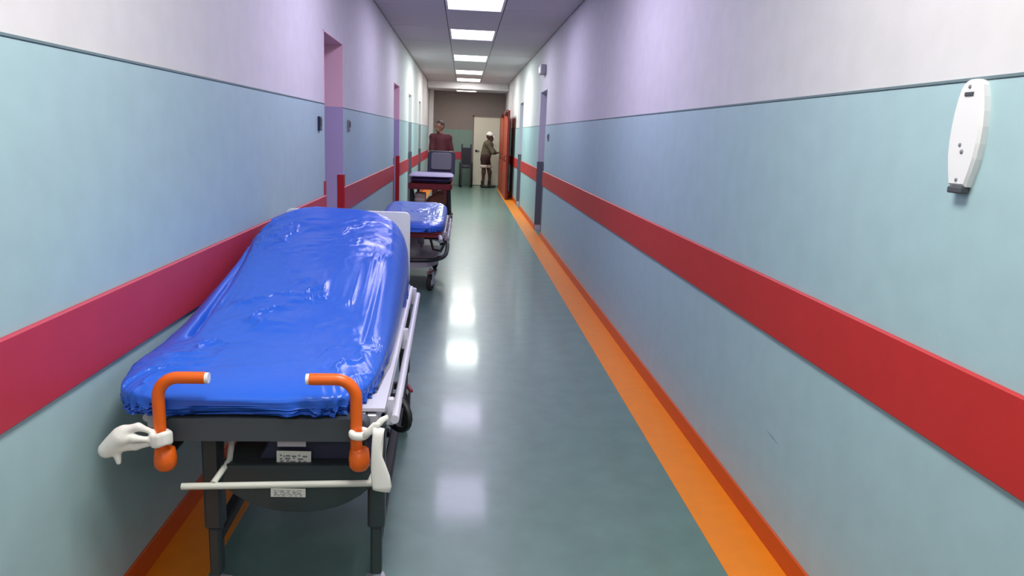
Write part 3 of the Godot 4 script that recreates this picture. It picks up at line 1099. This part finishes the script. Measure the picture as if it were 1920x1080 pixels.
func wheelchair() -> void:
	var t := thing("wheelchair", "dark folded wheelchair parked left of the cream door at the far end", "wheelchair", Vector3(0.085, 0, -21.9))
	t.scale = Vector3(1.3, 1.17, 1.1)
	for s in [-1, 1]:
		var x: float = s * 0.1
		var st := begin()
		var ring := []
		for i in 24:
			var a := TAU * i / 24
			ring.append(Vector3(x * 1.35, 0.3 + 0.285 * sin(a), 0.02 + 0.285 * cos(a)))
		tube(st, ring, 0.016, 8, true)
		for i in 6:
			var a := PI * i / 6
			tube(st, [Vector3(x * 1.35, 0.3 + 0.28 * sin(a), 0.02 + 0.28 * cos(a)), Vector3(x * 1.35, 0.3 - 0.28 * sin(a), 0.02 - 0.28 * cos(a))], 0.004, 6)
		obj("wheel", st, M.rubber, t)
		st = begin()
		tube(st, [Vector3(x, 0.12, 0.34), Vector3(x, 0.5, 0.3), Vector3(x, 0.5, -0.12), Vector3(x, 0.98, -0.16), Vector3(x, 1.02, -0.18), Vector3(x, 1.02, -0.28)], 0.016, 8)
		tube(st, [Vector3(x, 0.5, 0.3), Vector3(x, 0.72, 0.24), Vector3(x, 0.74, -0.14)], 0.014, 8)
		obj("side_frame", st, M.wheelchair, t)
		st = begin()
		lathe(st, [[0, -0.014], [0.07, -0.014], [0.075, 0], [0.07, 0.014], [0, 0.014]], Transform3D(Basis(Vector3(0, 0, 1), PI / 2), Vector3(x, 0.075, 0.36)), 14)
		obj("front_wheel", st, M.rubber, t)
	var st := begin()
	box(st, Vector3(0, 0.74, -0.145), Vector3(0.19, 0.42, 0.03), 0.01)
	obj("backrest", st, M.wheelchair, t)
	st = begin()
	box(st, Vector3(0, 0.49, 0.09), Vector3(0.19, 0.05, 0.4), 0.015)
	obj("seat", st, M.wheelchair, t)

# ------------------------------------------------------------------ people
func hand(wrist: Vector3, dir: Vector3, nrm: Vector3, thumb_side: float, curl: float) -> Array:
	dir = dir.normalized()
	nrm = (nrm - dir * nrm.dot(dir)).normalized()
	var side := dir.cross(nrm).normalized() * thumb_side
	var b := []
	for i in 4:
		var off: float = (1.5 - i) * 0.019
		b.append([wrist + side * off * 0.6, wrist + dir * 0.085 + side * off, 0.014, 0.0115])
		var root := wrist + dir * 0.088 + side * off
		var l: float = [0.07, 0.078, 0.072, 0.056][i]
		var d1 := (dir * cos(curl) + nrm * sin(curl)).normalized()
		var d2 := (dir * cos(curl * 2.2) + nrm * sin(curl * 2.2)).normalized()
		b.append([root, root + d1 * l * 0.55, 0.0095, 0.0085])
		b.append([root + d1 * l * 0.55, root + d1 * l * 0.55 + d2 * l * 0.5, 0.0085, 0.007])
	var tr := wrist + dir * 0.03 + side * 0.028
	var tm := tr + (dir * 0.6 + side * 0.75 + nrm * 0.2).normalized() * 0.042
	b.append([tr, tm, 0.013, 0.0105])
	b.append([tm, tm + (dir * 0.85 + side * 0.25 + nrm * 0.3).normalized() * 0.034, 0.0105, 0.008])
	return b

func head_bones(c: Vector3, face: Vector3) -> Array:
	var f := face.normalized()
	var s := f.cross(Vector3.UP).normalized()
	var b := [[c + Vector3(0, 0.025, 0) - f * 0.025, c + Vector3(0, 0.03, 0) + f * 0.02, 0.088, 0.08], [c + f * 0.035 - Vector3(0, 0.03, 0), c + f * 0.05 - Vector3(0, 0.085, 0), 0.058, 0.036], [c - f * 0.02 - Vector3(0, 0.02, 0), c + f * 0.02 - Vector3(0, 0.07, 0), 0.065, 0.048], [c + f * 0.092 + Vector3(0, 0.008, 0), c + f * 0.108 - Vector3(0, 0.03, 0), 0.009, 0.014], [c + f * 0.09 - Vector3(0, 0.062, 0) - s * 0.016, c + f * 0.09 - Vector3(0, 0.062, 0) + s * 0.016, 0.008, 0.008], [c + f * 0.088 + Vector3(0, 0.03, 0) - s * 0.03, c + f * 0.088 + Vector3(0, 0.03, 0) + s * 0.03, 0.01, 0.01]]
	for e in [-1, 1]:
		b.append([c + s * e * 0.082 + Vector3(0, 0.015, 0) - f * 0.01, c + s * e * 0.08 - Vector3(0, 0.02, 0), 0.012, 0.009])
	return b

func eyes(parent: Node, c: Vector3, face: Vector3) -> void:
	var f := face.normalized()
	var s := f.cross(Vector3.UP).normalized()
	for e in [-1, 1]:
		var st := begin()
		lathe(st, [[0, -0.009], [0.007, -0.006], [0.0095, 0], [0.007, 0.006], [0, 0.009]], Transform3D(Basis.IDENTITY, c + f * 0.088 + s * e * 0.032 + Vector3(0, 0.006, 0)), 10)
		obj("eye", st, M.black, parent)

func people() -> void:
	# figure in maroon scrubs behind the farthest stretcher, hand on hip
	var z := -16.5
	var t := thing("person", "person in dark maroon scrubs standing with bent arms behind the farthest stretcher", "person", Vector3(-0.5, 0, z), 0.0, "people at the far end")
	var hd := Vector3(-0.03, 1.625, 0.02)
	var face := Vector3(-0.55, -0.1, 0.8)
	var st := begin()
	var shl := Vector3(-0.165, 1.40, 0)
	var shr := Vector3(0.165, 1.40, 0)
	var ell := Vector3(-0.19, 1.11, 0.06)
	var elr := Vector3(0.235, 1.12, -0.02)
	var wrl := Vector3(-0.08, 0.98, 0.2)
	var wrr := Vector3(0.13, 1.0, 0.14)
	var body := [[Vector3(0, 1.45, 0), Vector3(-0.02, 1.55, 0.01), 0.056, 0.052], [shl, shr, 0.06, 0.06], [Vector3(0, 1.36, 0), Vector3(0, 1.02, 0), 0.135, 0.125], [Vector3(-0.09, 0.92, 0), Vector3(0.09, 0.92, 0), 0.1, 0.1], [shl, ell, 0.05, 0.04], [ell, wrl, 0.04, 0.027], [shr, elr, 0.05, 0.04], [elr, wrr, 0.04, 0.027]]
	for s in [-1, 1]:
		body.append([Vector3(s * 0.09, 0.9, 0), Vector3(s * 0.1, 0.48, 0.01), 0.085, 0.055])
		body.append([Vector3(s * 0.1, 0.48, 0.01), Vector3(s * 0.1, 0.09, -0.02), 0.054, 0.036])
		body.append([Vector3(s * 0.1, 0.05, -0.03), Vector3(s * 0.12, 0.035, 0.14), 0.04, 0.03])
	nets(st, body, 0.05, 0.016)
	nets(st, head_bones(hd, face), 0.03, 0.007)
	nets(st, hand(wrl, Vector3(0.6, -0.5, 0.3), Vector3(0.3, 0.2, -1), -1.0, 0.5), 0.012, 0.005)
	nets(st, hand(wrr, Vector3(-0.7, -0.4, 0.3), Vector3(-0.3, 0.2, -1), 1.0, 0.5), 0.012, 0.005)
	var bd := obj("body", st, M.skin, t)
	eyes(t, hd, face)
	st = begin()
	nets(st, [[hd + Vector3(0, 0.04, 0) - face.normalized() * 0.032, hd + Vector3(0, 0.05, 0) + face.normalized() * 0.0, 0.092, 0.086], [hd - face.normalized() * 0.05, hd - face.normalized() * 0.045 - Vector3(0, 0.05, 0), 0.07, 0.05]], 0.03, 0.01)
	obj("hair", st, M.hair, t)
	st = begin()
	nets(st, [[shl + Vector3(0, 0.005, 0), shr + Vector3(0, 0.005, 0), 0.076, 0.076], [Vector3(0, 1.36, 0), Vector3(0, 1.0, 0), 0.152, 0.148], [Vector3(-0.08, 0.9, 0), Vector3(0.08, 0.9, 0), 0.125, 0.125], [shl, shl.lerp(ell, 0.85), 0.068, 0.066], [shr, shr.lerp(elr, 0.85), 0.068, 0.066]], 0.05, 0.016)
	obj("scrub_top", st, M.scrubs, t)
	st = begin()
	var tr := []
	for s in [-1, 1]:
		tr.append([Vector3(s * 0.09, 0.88, 0), Vector3(s * 0.1, 0.48, 0.01), 0.1, 0.075])
		tr.append([Vector3(s * 0.1, 0.48, 0.01), Vector3(s * 0.1, 0.12, -0.02), 0.075, 0.065])
	nets(st, tr, 0.03, 0.016)
	obj("scrub_trousers", st, M.scrubs, t)
	st = begin()
	for s in [-1, 1]:
		nets(st, [[Vector3(s * 0.1, 0.045, -0.04), Vector3(s * 0.12, 0.04, 0.15), 0.046, 0.038]], 0.02, 0.01)
	obj("shoes", st, M.black, t)
	# figure in a white cap leaning to the orange door
	t = thing("person", "person in white cap and mottled olive jacket leaning towards the orange door", "person", Vector3(0.69, 0, -21.75), 0.0, "people at the far end")
	hd = Vector3(0.055, 1.44, 0)
	face = Vector3(0.9, -0.35, 0.45)
	shl = Vector3(0.0, 1.24, 0.15)
	shr = Vector3(0.02, 1.24, -0.14)
	ell = Vector3(0.15, 1.02, 0.22)
	elr = Vector3(0.17, 1.04, -0.18)
	wrl = Vector3(0.24, 1.0, 0.1)
	wrr = Vector3(0.24, 1.0, -0.08)
	st = begin()
	body = [[Vector3(0.02, 1.28, 0), Vector3(0.04, 1.38, 0), 0.054, 0.05], [shl, shr, 0.058, 0.058], [Vector3(0.01, 1.2, 0), Vector3(-0.05, 0.9, 0), 0.13, 0.12], [Vector3(-0.06, 0.84, 0.08), Vector3(-0.06, 0.84, -0.08), 0.1, 0.1], [shl, ell, 0.048, 0.04], [ell, wrl, 0.038, 0.026], [shr, elr, 0.048, 0.04], [elr, wrr, 0.038, 0.026]]
	var knees := [[Vector3(-0.09, 0.8, 0.08), Vector3(-0.1, 0.44, 0.09), Vector3(-0.11, 0.08, 0.07)], [Vector3(-0.03, 0.8, -0.08), Vector3(0.08, 0.44, -0.07), Vector3(0.09, 0.08, -0.09)]]
	for l in knees:
		body.append([l[0], l[1], 0.08, 0.052])
		body.append([l[1], l[2], 0.052, 0.036])
		body.append([l[2] - Vector3(0.02, 0.035, 0), l[2] + Vector3(0.13, -0.045, 0.02), 0.038, 0.03])
	nets(st, body, 0.05, 0.016)
	nets(st, head_bones(hd, face), 0.03, 0.007)
	nets(st, hand(wrl, Vector3(0.7, 0.1, -0.3), Vector3(0.2, -1, 0), 1.0, 0.35), 0.012, 0.005)
	nets(st, hand(wrr, Vector3(0.7, 0.1, 0.2), Vector3(0.2, -1, 0), -1.0, 0.35), 0.012, 0.005)
	obj("body", st, M.skin_dark, t)
	eyes(t, hd, face)
	st = begin()
	nets(st, [[shl, shr, 0.078, 0.078], [Vector3(0.01, 1.2, 0), Vector3(-0.05, 0.9, 0), 0.155, 0.15], [shl, ell, 0.066, 0.06], [ell, ell.lerp(wrl, 0.8), 0.058, 0.048], [shr, elr, 0.066, 0.06], [elr, elr.lerp(wrr, 0.8), 0.058, 0.048]], 0.05, 0.016)
	obj("jacket", st, M.olive, t)
	st = begin()
	nets(st, [[Vector3(-0.06, 0.84, 0.07), Vector3(-0.06, 0.84, -0.07), 0.14, 0.14], [knees[0][0], knees[0][0].lerp(knees[0][1], 0.35), 0.105, 0.1], [knees[1][0], knees[1][0].lerp(knees[1][1], 0.35), 0.105, 0.1]], 0.05, 0.016)
	obj("shorts", st, M.shorts, t)
	st = begin()
	for l in knees:
		var c: Vector3 = l[0].lerp(l[1], 0.52)
		lathe(st, [[0.07, -0.04], [0.108, -0.04], [0.11, 0.04], [0.07, 0.04]], Transform3D(Basis.IDENTITY, c), 18)
	obj("pale_hem", st, M.blanket, t)
	st = begin()
	for l in knees:
		nets(st, [[l[2] - Vector3(0.03, 0.035, 0), l[2] + Vector3(0.14, -0.04, 0.02), 0.045, 0.036], [l[2] - Vector3(0.01, 0.02, 0), l[2] + Vector3(-0.01, 0.1, 0), 0.046, 0.048]], 0.02, 0.01)
	obj("boots", st, M.black, t)
	st = begin()
	var fc := face.normalized()
	nets(st, [[hd + Vector3(0, 0.06, 0) - fc * 0.02, hd + Vector3(0, 0.065, 0) + fc * 0.015, 0.088, 0.082], [hd + Vector3(0, 0.055, 0) + fc * 0.09, hd + Vector3(0, 0.045, 0) + fc * 0.15, 0.02, 0.012]], 0.03, 0.01)
	obj("cap", st, M.white_soft, t)

# ------------------------------------------------------------------ scene
func _ready() -> void:
	# camera: phone at standing eye height, aimed slightly down with a small roll
	var cam := Camera3D.new()
	cam.name = "camera"
	add_child(cam)
	var f := 1400.0
	cam.fov = rad_to_deg(2.0 * atan(540.0 / f))
	cam.near = 0.05
	var c := Vector3(-90.0 / f, 289.0 / f, -1.0).normalized()
	var roll := deg_to_rad(2.4)
	var n := Vector3(cos(roll), -sin(roll), 0).cross(c).normalized()
	if n.y < 0.0:
		n = -n
	var x := n.cross(-c)
	# x, n, -c are the world axes seen from the camera; the inverse gives its basis
	cam.transform = Transform3D(Basis(x, n, -c).transposed(), Vector3(0, EYE, 0))
	cam.current = true
	var env := Environment.new()
	env.background_mode = Environment.BG_COLOR
	env.background_color = Color(0.0, 0.0, 0.0)
	env.tonemap_mode = Environment.TONE_MAPPER_LINEAR
	env.tonemap_exposure = 2.12
	env.sdfgi_enabled = true
	env.ssao_enabled = true
	env.ssil_enabled = true
	var we := WorldEnvironment.new()
	we.name = "environment"
	we.environment = env
	add_child(we)
	materials()
	build_lamps()
	build_setting()
	first_stretcher()
	second_stretcher()
	third_stretcher()
	straps()
	fittings()
	wheelchair()
	people()
